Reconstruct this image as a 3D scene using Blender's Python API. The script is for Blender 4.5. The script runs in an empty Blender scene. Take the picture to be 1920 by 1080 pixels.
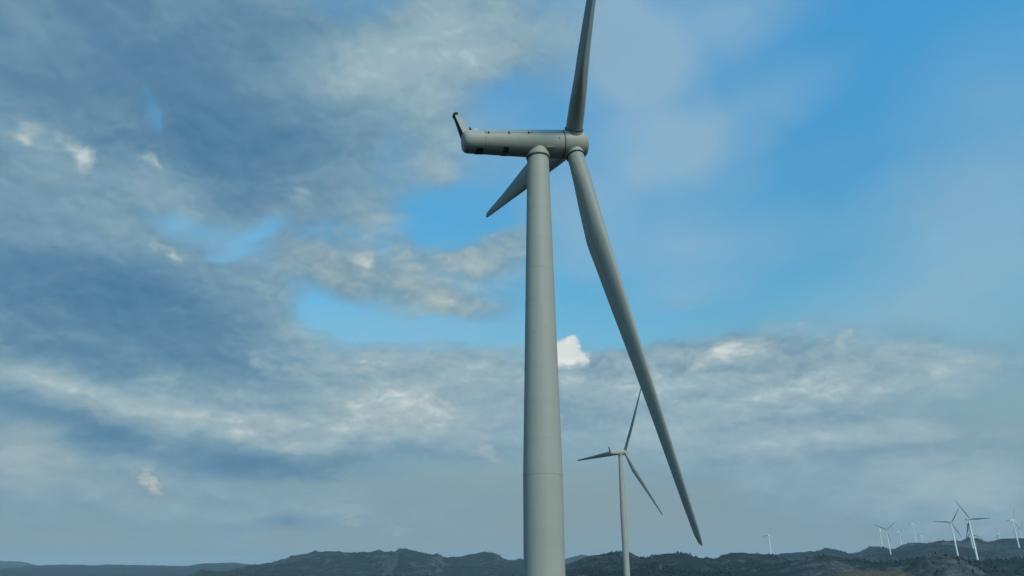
import bpy, bmesh, math, random
import numpy as np
from mathutils import Vector, Matrix

# ------------------------------------------------------------------ camera
SC = bpy.context.scene
COL = SC.collection
PI = math.pi
R = math.radians
F = 1331.0                                  # focal length in pixels of a 1920 wide picture
PITCH = math.atan(528 / F)                  # camera looks up
CZ = 34.95                                  # drone height above the foot of the near tower
cam_d = bpy.data.cameras.new('camera')
cam = bpy.data.objects.new('camera', cam_d)
COL.objects.link(cam)
cam.location = (0, 0, CZ)
cam.rotation_euler = (PI / 2 + PITCH, 0, 0)
cam_d.sensor_width = 36.0
cam_d.lens = 36.0 * F / 1920
cam_d.clip_start = 0.1
cam_d.clip_end = 60000
SC.camera = cam


def ray(px, py):
    a = (px - 960) / F
    b = (540 - py) / F
    return np.array([a, math.cos(PITCH) - math.sin(PITCH) * b, math.sin(PITCH) + math.cos(PITCH) * b])


def azel(px, py):
    d = ray(px, py)
    return math.atan2(d[0], d[1]), math.atan2(d[2], math.hypot(d[0], d[1]))


# ------------------------------------------------------------------ light and view
SUN_AZ, SUN_EL = R(150), R(40)              # compass style: 0 = +Y, clockwise
WORLD_STRENGTH = 0.12
AIR_LOW = (0.80, 1.22, 1.00)             # grading of the clear air near the horizon and overhead
AIR_HIGH = (0.58, 1.95, 2.15)
sun_d = bpy.data.lights.new('sun', 'SUN')
sun = bpy.data.objects.new('sun', sun_d)
COL.objects.link(sun)
sun_d.energy = 2.3
sun_d.angle = R(10)
sun_d.color = (1.0, 0.92, 0.78)
sdir = Vector((math.sin(SUN_AZ) * math.cos(SUN_EL), math.cos(SUN_AZ) * math.cos(SUN_EL), math.sin(SUN_EL)))
sun.rotation_euler = sdir.to_track_quat('Z', 'Y').to_euler()
sun.location = (60, -60, 150)
SC.view_settings.view_transform = 'Standard'
SC.view_settings.look = 'None'
SC.view_settings.exposure = 0.0
SC.view_settings.gamma = 1.0
SC.view_settings.use_curve_mapping = False
SC.cycles.use_denoising = True
SC.cycles.use_adaptive_sampling = True
SC.cycles.adaptive_threshold = 0.012
SC.cycles.adaptive_min_samples = 8
SC.cycles.max_bounces = 5
SC.cycles.diffuse_bounces = 2
SC.cycles.glossy_bounces = 2
SC.cycles.volume_bounces = 0
SC.cycles.transparent_max_bounces = 4


def lin(*c):
    o = []
    for v in c:
        v = v / 255.0
        o.append(v / 12.92 if v <= 0.04045 else ((v + 0.055) / 1.055) ** 2.4)
    return o


class Nodes:
    """small helper around a node tree"""
    def __init__(self, nt):
        self.nt = nt

    def new(self, t, **kw):
        n = self.nt.nodes.new(t)
        for k, v in kw.items():
            setattr(n, k, v)
        return n

    def put(self, sock, v):
        if isinstance(v, bpy.types.NodeSocket):
            self.nt.links.new(v, sock)
        else:
            sock.default_value = v

    def m(self, op, a, b=None, c=None, clamp=False):
        n = self.new('ShaderNodeMath', operation=op, use_clamp=clamp)
        for i, v in enumerate((a, b, c)):
            if v is not None:
                self.put(n.inputs[i], v)
        return n.outputs[0]

    def v(self, op, a, b=None, c=None, scale=None):
        n = self.new('ShaderNodeVectorMath', operation=op)
        for i, x in enumerate((a, b, c)):
            if x is not None:
                self.put(n.inputs[i], x)
        if scale is not None:
            self.put(n.inputs['Scale'], scale)
        return n.outputs[1] if op in ('LENGTH', 'DOT_PRODUCT', 'DISTANCE') else n.outputs[0]

    def noise(self, vec, scale, detail=6, rough=0.55, dist=0.0, lac=2.0, color=False):
        n = self.new('ShaderNodeTexNoise')
        self.put(n.inputs['Vector'], vec)
        n.inputs['Scale'].default_value = scale
        n.inputs['Detail'].default_value = detail
        n.inputs['Roughness'].default_value = rough
        n.inputs['Lacunarity'].default_value = lac
        n.inputs['Distortion'].default_value = dist
        return n.outputs['Color' if color else 'Fac']

    def maprange(self, v, a, b, c=0.0, d=1.0, smooth=True):
        n = self.new('ShaderNodeMapRange', interpolation_type='SMOOTHSTEP' if smooth else 'LINEAR')
        for i, x in enumerate((v, a, b, c, d)):
            self.put(n.inputs[i], x)
        return n.outputs[0]

    def ramp(self, v, stops, interp='LINEAR'):
        n = self.new('ShaderNodeValToRGB')
        cr = n.color_ramp
        cr.interpolation = interp
        while len(cr.elements) < len(stops):
            cr.elements.new(0.5)
        for e, (p, c) in zip(cr.elements, stops):
            e.position = p
            e.color = (*c, 1)
        self.put(n.inputs[0], v)
        return n.outputs[0]

    def mix(self, f, a, b, mode='MIX'):
        n = self.new('ShaderNodeMix', data_type='RGBA', blend_type=mode)
        self.put(n.inputs[0], f)
        self.put(n.inputs[6], a)
        self.put(n.inputs[7], b)
        return n.outputs[2]


# ------------------------------------------------------------------ sky: Nishita air with broken cloud decks
world = bpy.data.worlds.new('World')
SC.world = world
world.use_nodes = True
world.cycles.sampling_method = 'MANUAL'
world.cycles.sample_map_resolution = 512
W = Nodes(world.node_tree)
for n in list(world.node_tree.nodes):
    world.node_tree.nodes.remove(n)
tc = W.new('ShaderNodeTexCoord')
D = tc.outputs['Generated']
sky = W.new('ShaderNodeTexSky', sky_type='NISHITA')
sky.sun_disc = False
sky.sun_elevation = SUN_EL
sky.sun_rotation = SUN_AZ
sky.altitude = 100
sky.air_density = 1.0
sky.dust_density = 1.0
sky.ozone_density = 2.0
sep = W.new('ShaderNodeSeparateXYZ')
W.put(sep.inputs[0], D)
dx, dy, dz = sep.outputs
el = W.m('ARCSINE', W.m('MINIMUM', W.m('MAXIMUM', dz, -0.999), 0.999))
az = W.m('ARCTAN2', dx, dy)
comb = W.new('ShaderNodeCombineXYZ')
W.put(comb.inputs[0], az)
W.put(comb.inputs[1], el)
P0 = comb.outputs[0]
# cloud-deck coordinates: flattened towards the horizon as a layer overhead is
zc = W.m('ADD', W.m('MAXIMUM', dz, 0.0), 0.45)
inv = W.m('DIVIDE', 0.78, zc)
Q = W.v('SCALE', D, scale=inv)
w1 = W.noise(Q, 2.6, 2, 0.5, color=True)
w2 = W.noise(Q, 9.0, 3, 0.6, color=True)
half = (0.5, 0.5, 0.5)
P = W.v('ADD', P0, W.v('MULTIPLY', W.v('SUBTRACT', w1, half), (0.10, 0.06, 0)))
P = W.v('ADD', P, W.v('MULTIPLY', W.v('SUBTRACT', w2, half), (0.07, 0.05, 0)))


#CLOUDS-BEGIN
# px, py, rx, ry, rotation, coverage, brightness, warmth   (sizes as they span the view)
SOFT = [
    # great bank, upper left
    (40, 60, 700, 360, 0, 1.0, -0.16, 0),
    (480, 60, 560, 260, 0, 0.7, -0.04, 0),
    (430, 200, 330, 250, 0, 0.8, -0.26, 0),
    (500, 330, 260, 150, -10, 0.7, -0.12, 0),
    (60, 20, 330, 130, 0, 0.1, 0.0, 0),
    (700, 150, 330, 130, 14, 0.5, 0.32, 0),
    (900, 30, 260, 150, 0, 0.5, 0.12, 0),
    (620, 270, 300, 150, 0, 0.5, -0.04, 0),
    (760, 330, 170, 110, 20, 0.25, 0.05, 0),
    (290, 175, 75, 85, 30, -0.95, 0.0, 0),
    (305, 225, 40, 50, 0, -0.6, 0.1, 0),
    (590, 320, 60, 40, 0, -0.4, 0.0, 0),
    (325, 405, 60, 45, 30, -0.2, 0.1, 0),
    (505, 410, 90, 30, 35, -0.45, 0.15, 0),
    (440, 462, 80, 16, 10, -0.35, 0.05, 0),
    (690, 380, 120, 90, -30, 0.35, 0.05, 0),
    (110, 275, 200, 90, -10, 0.1, 0.2, 0.05),
    (290, 320, 130, 90, -30, 0.1, 0.2, 0.05),
    (840, 420, 150, 80, 0, 0.12, 0.1, 0),
    (600, 760, 800, 130, 0, 0.2, 0.12, 0.06),
    (1450, 750, 620, 150, 0, 0.2, 0.12, 0.04),
    (900, 250, 140, 100, 0, 0.16, 0.1, 0),
    (960, 130, 240, 190, 0, 0.34, 0.06, 0),
    (840, 250, 150, 90, -20, 0.22, 0.1, 0),
    # the bank goes on beyond the left of the view
    (-900, 300, 1500, 700, 0, 0.9, -0.25, 0),
    # left flank
    (80, 330, 380, 170, 0, 0.6, 0.04, 0),
    (40, 420, 330, 110, 0, 0.5, 0.1, 0),
    (180, 500, 420, 120, 0, 0.7, -0.1, 0),
    (60, 600, 420, 110, 0, 0.7, -0.06, 0),
    (330, 630, 380, 120, -12, 0.9, -0.32, 0),
    (440, 560, 230, 110, -25, 0.4, -0.1, 0),
    (250, 690, 330, 50, -4, 0.2, -0.2, 0),
    (540, 600, 150, 70, -30, 0.4, 0.12, 0.05),
    # puffs' soft bodies
    (600, 500, 230, 85, 0, 0.58, 0.06, 0.12),
    (740, 440, 110, 70, -20, 0.3, 0.08, 0),
    (800, 560, 260, 85, -8, 0.58, 0.16, 0.18),
    (920, 490, 180, 90, 0, 0.5, 0.18, 0.15),
    (835, 310, 60, 45, 0, 0.3, 0.1, 0),
    # lower deck, left to centre
    (120, 780, 560, 120, -6, 0.8, 0.02, 0),
    (700, 770, 620, 130, 0, 0.9, 0.12, 0.05),
    (880, 690, 260, 70, -4, 0.5, 0.22, 0.05),
    (640, 690, 150, 60, -8, 0.3, 0.1, 0.05),
    (120, 725, 300, 50, -14, 0.2, 0.26, 0.15),
    (760, 770, 210, 60, 6, 0.2, 0.2, 0.25),
    (480, 800, 300, 32, -3, 0.1, 0.24, 0.25),
    (350, 700, 250, 30, -12, 0.2, 0.12, 0.1),
    (570, 765, 240, 22, 0, 0.1, -0.12, 0),
    (470, 860, 330, 40, 0, 0.5, -0.34, 0),
    (800, 850, 200, 26, 0, 0.2, -0.12, 0),
    (130, 800, 280, 40, -12, 0.2, -0.2, 0),
    (40, 850, 210, 60, -8, 0.3, 0.22, 0.45),
    (160, 930, 480, 100, 0, 0.6, 0.08, 0.3),
    (640, 940, 460, 80, 0, 0.5, 0.1, 0.25),
    (530, 975, 100, 24, 0, 0.3, -0.18, 0),
    # bank on the right
    (1150, 730, 260, 110, 0, 0.8, 0.12, 0.0),
    (1430, 740, 520, 140, 0, 0.9, 0.18, 0.03),
    (1750, 700, 330, 80, -6, 0.35, 0.16, 0.05),
    (1120, 770, 160, 40, 0, 0.1, -0.16, 0),
    (1350, 735, 180, 22, 4, 0.0, -0.14, 0),
    (1500, 790, 420, 18, 2, 0.0, -0.12, 0),
    (1680, 818, 330, 26, 2, 0.3, 0.14, 0.08),
    (1620, 850, 500, 22, 0, 0.0, -0.08, 0),
    (1300, 850, 420, 90, 0, 0.6, 0.12, 0.0),
    (1650, 900, 620, 130, 0, 0.6, 0.14, 0.05),
    (1850, 910, 420, 110, 0, 0.4, 0.16, 0.08),
    # blue gaps
    (790, 400, 170, 80, 30, -0.25, 0, 0),
    (880, 400, 140, 90, 0, -0.4, 0, 0),
    (940, 190, 100, 100, 0, -0.25, 0, 0),
    (640, 595, 120, 40, -20, -0.5, 0.1, 0),
    (830, 630, 230, 34, 0, -0.8, 0.1, 0),
    (1140, 560, 160, 120, 0, -0.6, 0, 0),
    (1600, 120, 330, 200, 0, -0.3, 0, 0),
    (1550, 380, 260, 120, 0, -0.25, 0, 0),
]
# thin milky veils drawn across the blue: weight only
VEIL = [
    (1190, 160, 230, 190, -45, 0.62),
    (1190, 20, 360, 220, 0, 0.45),
    (1400, 20, 330, 150, 15, 0.3),
    (1400, 215, 300, 90, 15, 0.36),
    (1210, 330, 300, 130, 0, 0.5),
    (1080, 430, 150, 120, 0, 0.4),
    (1840, 410, 420, 170, 0, 0.48),
    (1310, 470, 340, 100, 0, 0.45),
    (1880, 200, 330, 220, 15, 0.25),
    (1720, 580, 460, 140, 15, 0.42),
    (900, 240, 240, 170, 0, 0.32),
    (780, 620, 300, 70, 0, 0.3),
    (400, 440, 200, 90, 0, 0.3),
    (1290, 560, 160, 40, 0, 0.25),
]
CRISP = [
    # bright torn rims in the left bank
    (62, 245, 44, 26, 20, 0.7, 0.3, 0.1),
    (40, 262, 40, 18, 0, 0.7, 0.4, 0.1),
    (125, 268, 44, 20, -20, 0.7, 0.34, 0.1),
    (158, 292, 22, 30, 0, 0.8, 0.36, 0.1),
    (135, 310, 30, 18, 40, 0.6, 0.35, 0.1),
    (298, 315, 42, 20, -38, 0.8, 0.4, 0.05),
    (272, 300, 24, 14, -20, 0.6, 0.36, 0.05),
    (570, 360, 30, 34, 0, 0.8, 0.36, 0.05),
    (295, 460, 34, 14, -10, 0.8, 0.42, 0.05),
    (330, 480, 24, 14, -40, 0.6, 0.3, 0.05),
    (235, 385, 40, 16, 10, 0.6, 0.25, 0.05),
    (375, 410, 30, 20, 0, 0.6, 0.2, 0.1),
    (520, 425, 20, 24, 30, 0.7, 0.26, 0.05),
    (640, 412, 40, 12, 10, 0.6, 0.24, 0.05),
    (225, 608, 14, 12, 0, 0.6, 0.3, 0),
    (105, 617, 34, 8, 0, 0.5, 0.3, 0),
    (350, 580, 26, 12, 0, 0.6, 0.3, 0),
    (298, 706, 24, 12, -20, 0.7, 0.34, 0.05),
    (325, 725, 36, 14, -40, 0.6, 0.22, 0.1),
    (485, 680, 34, 18, 10, 0.7, 0.26, 0.1),
    (440, 610, 40, 22, -20, 0.5, 0.18, 0.1),
    # puffs across the middle
    (555, 480, 60, 34, 0, 0.9, 0.24, 0.2),
    (620, 490, 66, 46, -10, 0.9, 0.2, 0.25),
    (670, 515, 48, 30, 0, 0.8, 0.16, 0.25),
    (690, 495, 14, 18, 0, 0.8, 0.34, 0.1),
    (440, 490, 60, 26, 0, 0.6, 0.12, 0.1),
    (735, 450, 34, 26, -20, 0.8, 0.2, 0.2),
    (770, 470, 30, 22, 0, 0.8, 0.22, 0.2),
    (835, 492, 62, 26, 0, 1.0, 0.36, 0.35),
    (880, 500, 50, 26, 0, 0.9, 0.26, 0.3),
    (940, 480, 60, 40, 0, 0.8, 0.24, 0.25),
    (975, 455, 40, 30, 0, 0.7, 0.2, 0.2),
    (765, 530, 60, 30, -14, 1.0, 0.34, 0.35),
    (820, 555, 60, 28, -14, 1.0, 0.3, 0.35),
    (900, 580, 80, 24, -4, 0.8, 0.22, 0.35),
    (500, 560, 40, 24, -30, 0.7, 0.2, 0.1),
    # glints in the lower deck
    (735, 783, 62, 20, -2, 1.3, 0.5, 0.5),
    (430, 795, 60, 11, -2, 1.1, 0.4, 0.4),
    (530, 815, 60, 16, -4, 1.2, 0.4, 0.45),
    (120, 750, 90, 14, -18, 0.7, 0.2, 0.3),
    (40, 835, 60, 26, -10, 0.7, 0.2, 0.6),
    (905, 855, 30, 18, 0, 1.2, 0.36, 0.45),
    (955, 862, 36, 14, 0, 0.8, 0.26, 0.45),
    (915, 805, 40, 12, 5, 0.7, 0.28, 0.35),
    (640, 665, 60, 14, -8, 0.6, 0.24, 0.15),
    (800, 650, 60, 8, 0, 0.6, 0.3, 0.15),
    (880, 665, 120, 18, 0, 0.7, 0.24, 0.15),
    (520, 700, 60, 16, -10, 0.6, 0.2, 0.1),
    # small cumuli over the horizon
    (285, 893, 17, 12, 0, 1.5, 0.38, 1),
    (275, 905, 20, 12, 0, 1.5, 0.32, 1),
    (305, 912, 26, 9, 0, 1.5, 0.34, 1),
    (658, 976, 26, 9, 0, 1.5, 0.28, 1),
    (752, 993, 22, 9, 0, 1.5, 0.26, 1),
    (715, 995, 14, 6, 0, 0.7, 0.1, 1.0),
    (385, 992, 20, 6, 0, 0.7, 0.1, 0.8),
    (870, 1004, 24, 4, 0, 0.5, 0.1, 0.8),
    (30, 330, 60, 26, 10, 0.6, 0.1, 0.05),
    (90, 380, 70, 30, 0, 0.7, 0.12, 0.1),
    (190, 350, 60, 30, -30, 0.6, 0.1, 0.05),
    (30, 440, 70, 30, 0, 0.6, 0.08, 0.1),
    (200, 430, 60, 24, 20, 0.6, 0.1, 0.05),
    (110, 520, 90, 20, 0, 0.5, 0.04, 0.05),
    (230, 230, 60, 30, 0, 0.5, 0.06, 0.0),
    (215, 130, 60, 26, 0, 0.4, 0.02, 0.0),
    (200, 765, 60, 14, -16, 0.8, 0.22, 0.3),
    (270, 805, 60, 16, 0, 0.7, 0.16, 0.3),
    (600, 790, 80, 12, 0, 0.7, 0.18, 0.3),
    (860, 745, 90, 24, 6, 0.8, 0.2, 0.25),
    (600, 720, 60, 20, -6, 0.7, 0.16, 0.15),
    (700, 700, 70, 20, 0, 0.8, 0.2, 0.15),
    (810, 690, 60, 20, 0, 0.7, 0.2, 0.2),
    (620, 885, 60, 8, 0, 0.6, 0.2, 0.6),
    (310, 935, 90, 14, 0, 0.5, 0.08, 0.7),
    # heads of the right bank
    (1130, 690, 60, 26, 10, 1.22, 0.19, 0.05),
    (1220, 672, 80, 30, 0, 1.35, 0.23, 0.05),
    (1300, 675, 60, 26, 0, 1.22, 0.23, 0.05),
    (1385, 650, 36, 26, 0, 1.35, 0.35, 0.1),
    (1410, 672, 70, 34, 0, 1.35, 0.33, 0.15),
    (1345, 662, 40, 26, 0, 1.22, 0.27, 0.1),
    (1480, 680, 80, 30, 0, 1.22, 0.25, 0.1),
    (1560, 640, 70, 12, 12, 0.81, 0.29, 0.05),
    (1600, 625, 30, 8, 14, 0.675, 0.29, 0),
    (1590, 665, 60, 20, 0, 0.945, 0.27, 0.1),
    (1740, 640, 60, 14, 4, 0.675, 0.23, 0.05),
    (1620, 725, 40, 16, 0, 0.7, 0.22, 0.1),
    (1465, 725, 30, 12, 0, 0.7, 0.24, 0.1),
    (1450, 775, 50, 12, -4, 0.6, 0.2, 0.1),
    (1340, 775, 40, 22, 0, 0.5, 0.12, 0.1),
    (1145, 750, 34, 26, 0, 0.5, 0.2, 0.15),
    (1345, 830, 60, 16, 0, 0.5, 0.14, 0.15),
    (1690, 818, 190, 12, 2, 0.5, 0.18, 0.1),
    (1500, 600, 46, 7, 4, 0.81, 0.31, 0),
    (1280, 570, 50, 9, -2, 0.675, 0.27, 0),
    (1690, 560, 50, 10, 22, 0.54, 0.25, 0),
    (1580, 955, 40, 7, 0, 0.4, 0.12, 0.2),
    (1740, 955, 60, 8, -6, 0.5, 0.14, 0.2),
]
#CLOUDS-END


FRAMES = {}


def spot(vec, px, py, rx, ry, rot):
    """soft elliptical weight around one direction of the sky (azimuth, elevation)"""
    a0, e0 = azel(px, py)
    a1, _ = azel(px + rx, py)
    _, e1 = azel(px, py - ry)
    rot = round(rot / 15.0) * 15
    key = (vec, rot)
    if key not in FRAMES:
        if rot:
            vr = W.new('ShaderNodeVectorRotate', rotation_type='Z_AXIS')
            W.put(vr.inputs['Vector'], vec)
            vr.inputs['Angle'].default_value = R(-rot)
            FRAMES[key] = vr.outputs[0]
        else:
            FRAMES[key] = vec
    c_, s_ = math.cos(R(-rot)), math.sin(R(-rot))
    u, w = a0 * c_ - e0 * s_, a0 * s_ + e0 * c_
    sx, sy = abs(a1 - a0), abs(e1 - e0)
    q = W.v('MULTIPLY_ADD', FRAMES[key], (1 / sx, 1 / sy, 0), (-u / sx, -w / sy, 0))
    return W.m('MAXIMUM', W.m('SUBTRACT', 1.0, W.v('LENGTH', q)), 0.0)


def gather(vec, spots, start, grow=1.0, kb=1.0):
    acc = start
    for (px, py, rx, ry, rot, cv, br, wm) in spots:
        acc = W.v('ADD', acc, W.v('SCALE', (cv, br * kb, wm), scale=spot(vec, px, py, rx * grow, ry * grow, rot)))
    s = W.new('ShaderNodeSeparateXYZ')
    W.put(s.inputs[0], acc)
    return s.outputs


f1 = W.noise(Q, 2.2, 6, 0.6)
f2 = W.noise(W.v('ADD', Q, (3.7, 1.9, 8.1)), 6.5, 8, 0.64)


def billow(vec, scale):
    """rounded cauliflower lumps with creases between them, mixed with plain turbulence"""
    v_ = W.new('ShaderNodeTexVoronoi', feature='F1', distance='EUCLIDEAN')
    W.put(v_.inputs['Vector'], vec)
    v_.inputs['Scale'].default_value = scale
    v_.inputs['Detail'].default_value = 2.0
    v_.inputs['Roughness'].default_value = 0.55
    v_.inputs['Lacunarity'].default_value = 2.3
    t_ = W.noise(vec, scale * 1.4, 5, 0.66)
    return W.m('ADD', W.m('MULTIPLY_ADD', v_.outputs['Distance'], -0.55, 0.50), W.m('MULTIPLY', t_, 0.5))


QW = W.v('ADD', Q, W.v('SCALE', W.v('SUBTRACT', w2, half), scale=0.12))
f3 = billow(W.v('ADD', QW, (9.7, 5.9, 2.1)), 11.0)
# the same billows seen slightly higher up: the difference lights their tops and shades their bases
up = W.v('MULTIPLY', Q, (0.965, 0.965, 1.02))
f2u = W.noise(W.v('ADD', up, (3.7, 1.9, 8.1)), 6.5, 7, 0.62)
f3u = billow(W.v('ADD', W.v('MULTIPLY', QW, (0.985, 0.985, 1.012)), (9.7, 5.9, 2.1)), 11.0)
em = W.m('ADD', W.m('MULTIPLY', W.m('SUBTRACT', f2, f2u), 0.48), W.m('MULTIPLY', W.m('SUBTRACT', f3, f3u), 0.38))
em = W.m('MULTIPLY', em, W.maprange(el, 0.06, 0.3, 0.25, 1.0))
n1 = W.m('SUBTRACT', f1, 0.5)
n2 = W.m('SUBTRACT', f2, 0.5)
n3 = W.m('MULTIPLY', W.m('SUBTRACT', f3, 0.5), W.maprange(el, 0.04, 0.25, 0.3, 1.0))
K = 1.0 / WORLD_STRENGTH
# clear air, evened out a little between zenith and horizon
tint = W.mix(W.maprange(el, 0.1, 0.8), (*AIR_LOW, 1), (*AIR_HIGH, 1))
air = W.v('MULTIPLY', sky.outputs[0], tint)
# milky layer along the whole horizon
hz = W.maprange(el, 0.07, 0.35, 0.95, 0.0)
col = W.mix(hz, air, (*[c * K for c in lin(132, 150, 158)], 1))


def cloud_colour(b, w):
    c = W.ramp(b, [(0.0, lin(74, 118, 150)), (0.25, lin(94, 134, 162)), (0.5, lin(122, 156, 175)),
                   (0.75, lin(158, 182, 190)), (1.0, lin(222, 229, 226))])
    w = W.m('MINIMUM', W.m('MAXIMUM', w, 0.0), 1.0)
    c = W.mix(w, c, W.v('MULTIPLY', c, (1.2, 1.01, 0.88)))
    return W.v('SCALE', c, scale=K)


veil = None
for (px, py, rx, ry, rot, amt) in VEIL:
    g_ = W.m('MULTIPLY', spot(P, px, py, rx, ry, rot), amt)
    veil = g_ if veil is None else W.m('ADD', veil, g_)
veil = W.m('MULTIPLY', veil, W.m('MULTIPLY_ADD', f2, 1.7, 0.2))
veil = W.m('MINIMUM', veil, 0.7)
col = W.mix(veil, col, (*[c * K for c in lin(156, 186, 202)], 1))
cov, bri, warm = gather(P, SOFT, (0.08, 0.46, 0.0))
cov = W.m('ADD', cov, W.m('MULTIPLY', n1, 0.4))
cov = W.m('ADD', cov, W.m('MULTIPLY', n2, 0.6))
cov = W.m('ADD', cov, W.m('MULTIPLY', n3, 0.22))
alpha = W.maprange(cov, 0.0, 0.72, 0.0, 0.97)
bri = W.m('ADD', bri, W.m('MULTIPLY', n2, 0.35))
bri = W.m('ADD', bri, em)
col = W.mix(alpha, col, cloud_colour(bri, warm))
w4 = W.noise(Q, 18.0, 4, 0.62, color=True)
P3 = W.v('ADD', P0, W.v('MULTIPLY', W.v('SUBTRACT', w4, half), (0.075, 0.06, 0)))
cov, bri, warm = gather(P3, CRISP, (-0.08, 0.45, 0.0), 1.75, 0.72)
cov = W.m('ADD', cov, W.m('MULTIPLY', n3, 0.6))
alpha = W.maprange(cov, 0.0, 0.95, 0.0, 0.92)
bri = W.m('ADD', bri, W.m('MULTIPLY', n3, 0.2))
bri = W.m('ADD', bri, em)
col = W.mix(alpha, col, cloud_colour(bri, warm))
# one tall sunlit cumulus standing behind the bank
w3 = W.noise(Q, 34.0, 3, 0.55, color=True)
P2 = W.v('ADD', P0, W.v('MULTIPLY', W.v('SUBTRACT', w3, half), (0.03, 0.03, 0)))
cu = None
for (px, py, rx, ry) in ((1060, 670, 46, 46), (1084, 680, 30, 32), (1094, 692, 18, 20), (1070, 652, 26, 28), (1040, 692, 54, 28)):
    g = spot(P2, px, py, rx, ry, 0)
    cu = g if cu is None else W.m('MAXIMUM', cu, g)
cua = W.maprange(cu, 0.12, 0.42, 0.0, 1.0)
edge = W.maprange(W.m('ADD', el, W.m('MULTIPLY', n3, 0.03)), azel(1075, 708)[1], azel(1075, 690)[1], 0.0, 1.0)
cua = W.m('MULTIPLY', cua, edge)
cuc = W.ramp(W.m('ADD', W.maprange(cu, 0.1, 0.7, 0.62, 0.82), W.m('MULTIPLY', W.m('SUBTRACT', f3, f3u), 0.7)), [(0.0, lin(170, 190, 196)), (0.5, lin(205, 215, 214)), (1.0, lin(230, 233, 227))])
cuc = W.v('SCALE', cuc, scale=1.0 / WORLD_STRENGTH)
col = W.mix(cua, col, cuc)
bg = W.new('ShaderNodeBackground')
W.put(bg.inputs[0], col)
bg.inputs[1].default_value = WORLD_STRENGTH
wo = W.new('ShaderNodeOutputWorld')
world.node_tree.links.new(bg.outputs[0], wo.inputs[0])


# ------------------------------------------------------------------ helpers
def tag(o, label=None, cat=None, group=None, kind=None):
    if label: o['label'] = label
    if cat: o['category'] = cat
    if group: o['group'] = group
    if kind: o['kind'] = kind
    return o


def obj(name, mesh, mat=None, parent=None, smooth=True):
    o = bpy.data.objects.new(name, mesh)
    COL.objects.link(o)
    if mat is not None and not mesh.materials:
        mesh.materials.append(mat)
    if smooth and mesh.polygons:
        mesh.polygons.foreach_set('use_smooth', [True] * len(mesh.polygons))
    if smooth and mesh.polygons and len(mesh.polygons) < 50000:
        mesh.set_sharp_from_angle(angle=R(32))
    if parent is not None:
        o.parent = parent
    return o


def pyd(name, v, f):
    me = bpy.data.meshes.new(name)
    me.from_pydata([tuple(map(float, p)) for p in v], [], f)
    me.update()
    return me


def loft(name, rings, cap0=True, cap1=True):
    """rings: list of closed loops with equal point counts"""
    n = len(rings[0])
    v = [p for r in rings for p in r]
    f = []
    for i in range(len(rings) - 1):
        for j in range(n):
            k = (j + 1) % n
            f.append((i * n + j, i * n + k, (i + 1) * n + k, (i + 1) * n + j))
    if cap0: f.append(tuple(reversed(range(n))))
    if cap1: f.append(tuple(range((len(rings) - 1) * n, len(rings) * n)))
    me = pyd(name, v, f)
    bm = bmesh.new(); bm.from_mesh(me)
    bmesh.ops.recalc_face_normals(bm, faces=bm.faces)
    bm.to_mesh(me); bm.free()
    return me


def revolve(name, prof, M=Matrix(), n=64, cap0=True, cap1=True):
    """prof: (radius, height) along local Z, placed by M"""
    rings = []
    for r, z in prof:
        rings.append([M @ Vector((r * math.cos(2 * PI * j / n), r * math.sin(2 * PI * j / n), z)) for j in range(n)])
    return loft(name, rings, cap0, cap1)


def frame_z(origin, zdir, xhint=(0, 0, 1)):
    z = Vector(zdir).normalized()
    x = Vector(xhint) - z * Vector(xhint).dot(z)
    if x.length < 1e-5: x = Vector((1, 0, 0))
    x.normalize()
    y = z.cross(x)
    M = Matrix((x, y, z)).transposed().to_4x4()
    M.translation = Vector(origin)
    return M


def box(name, sx, sy, sz, M=Matrix(), bev=0.0):
    bm = bmesh.new()
    bmesh.ops.create_cube(bm, size=1.0, matrix=Matrix.Diagonal((sx, sy, sz, 1)))
    if bev:
        bmesh.ops.bevel(bm, geom=bm.edges[:], offset=bev, segments=2, affect='EDGES')
    bm.transform(M)
    me = bpy.data.meshes.new(name)
    bm.to_mesh(me); bm.free()
    return me


def material(name, build):
    m = bpy.data.materials.new(name)
    m.use_nodes = True
    nt = m.node_tree
    for n in list(nt.nodes): nt.nodes.remove(n)
    N = Nodes(nt)
    b = N.new('ShaderNodeBsdfPrincipled')
    o = N.new('ShaderNodeOutputMaterial')
    nt.links.new(b.outputs[0], o.inputs[0])
    build(N, b)
    return m


def paint(name, rgb, rough=0.42, dirt=0.12, streak=True):
    def bld(N, b):
        t = N.new('ShaderNodeTexCoord')
        ov = t.outputs['Object']
        a = N.noise(ov, 0.35, 5, 0.6)
        s = N.noise(N.v('MULTIPLY', ov, (2.2, 2.2, 0.06)), 1.0, 5, 0.6) if streak else N.noise(ov, 1.7, 5, 0.6)
        k = N.m('ADD', N.m('MULTIPLY', N.m('SUBTRACT', a, 0.5), dirt), N.m('MULTIPLY', N.m('SUBTRACT', s, 0.5), dirt))
        c = N.v('SCALE', tuple(rgb), scale=N.m('ADD', 1.0, k))
        N.put(b.inputs['Base Color'], c)
        N.put(b.inputs['Roughness'], N.m('ADD', rough, N.m('MULTIPLY', N.m('SUBTRACT', s, 0.5), 0.2)))
        b.inputs['Specular IOR Level'].default_value = 0.2
    return material(name, bld)


def plain(name, rgb, rough=0.6):
    def bld(N, b):
        t = N.new('ShaderNodeTexCoord')
        a = N.noise(t.outputs['Object'], 3.0, 4, 0.6)
        N.put(b.inputs['Base Color'], N.v('SCALE', tuple(rgb), scale=N.m('MULTIPLY_ADD', a, 0.5, 0.75)))
        b.inputs['Roughness'].default_value = rough
    return material(name, bld)


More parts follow.
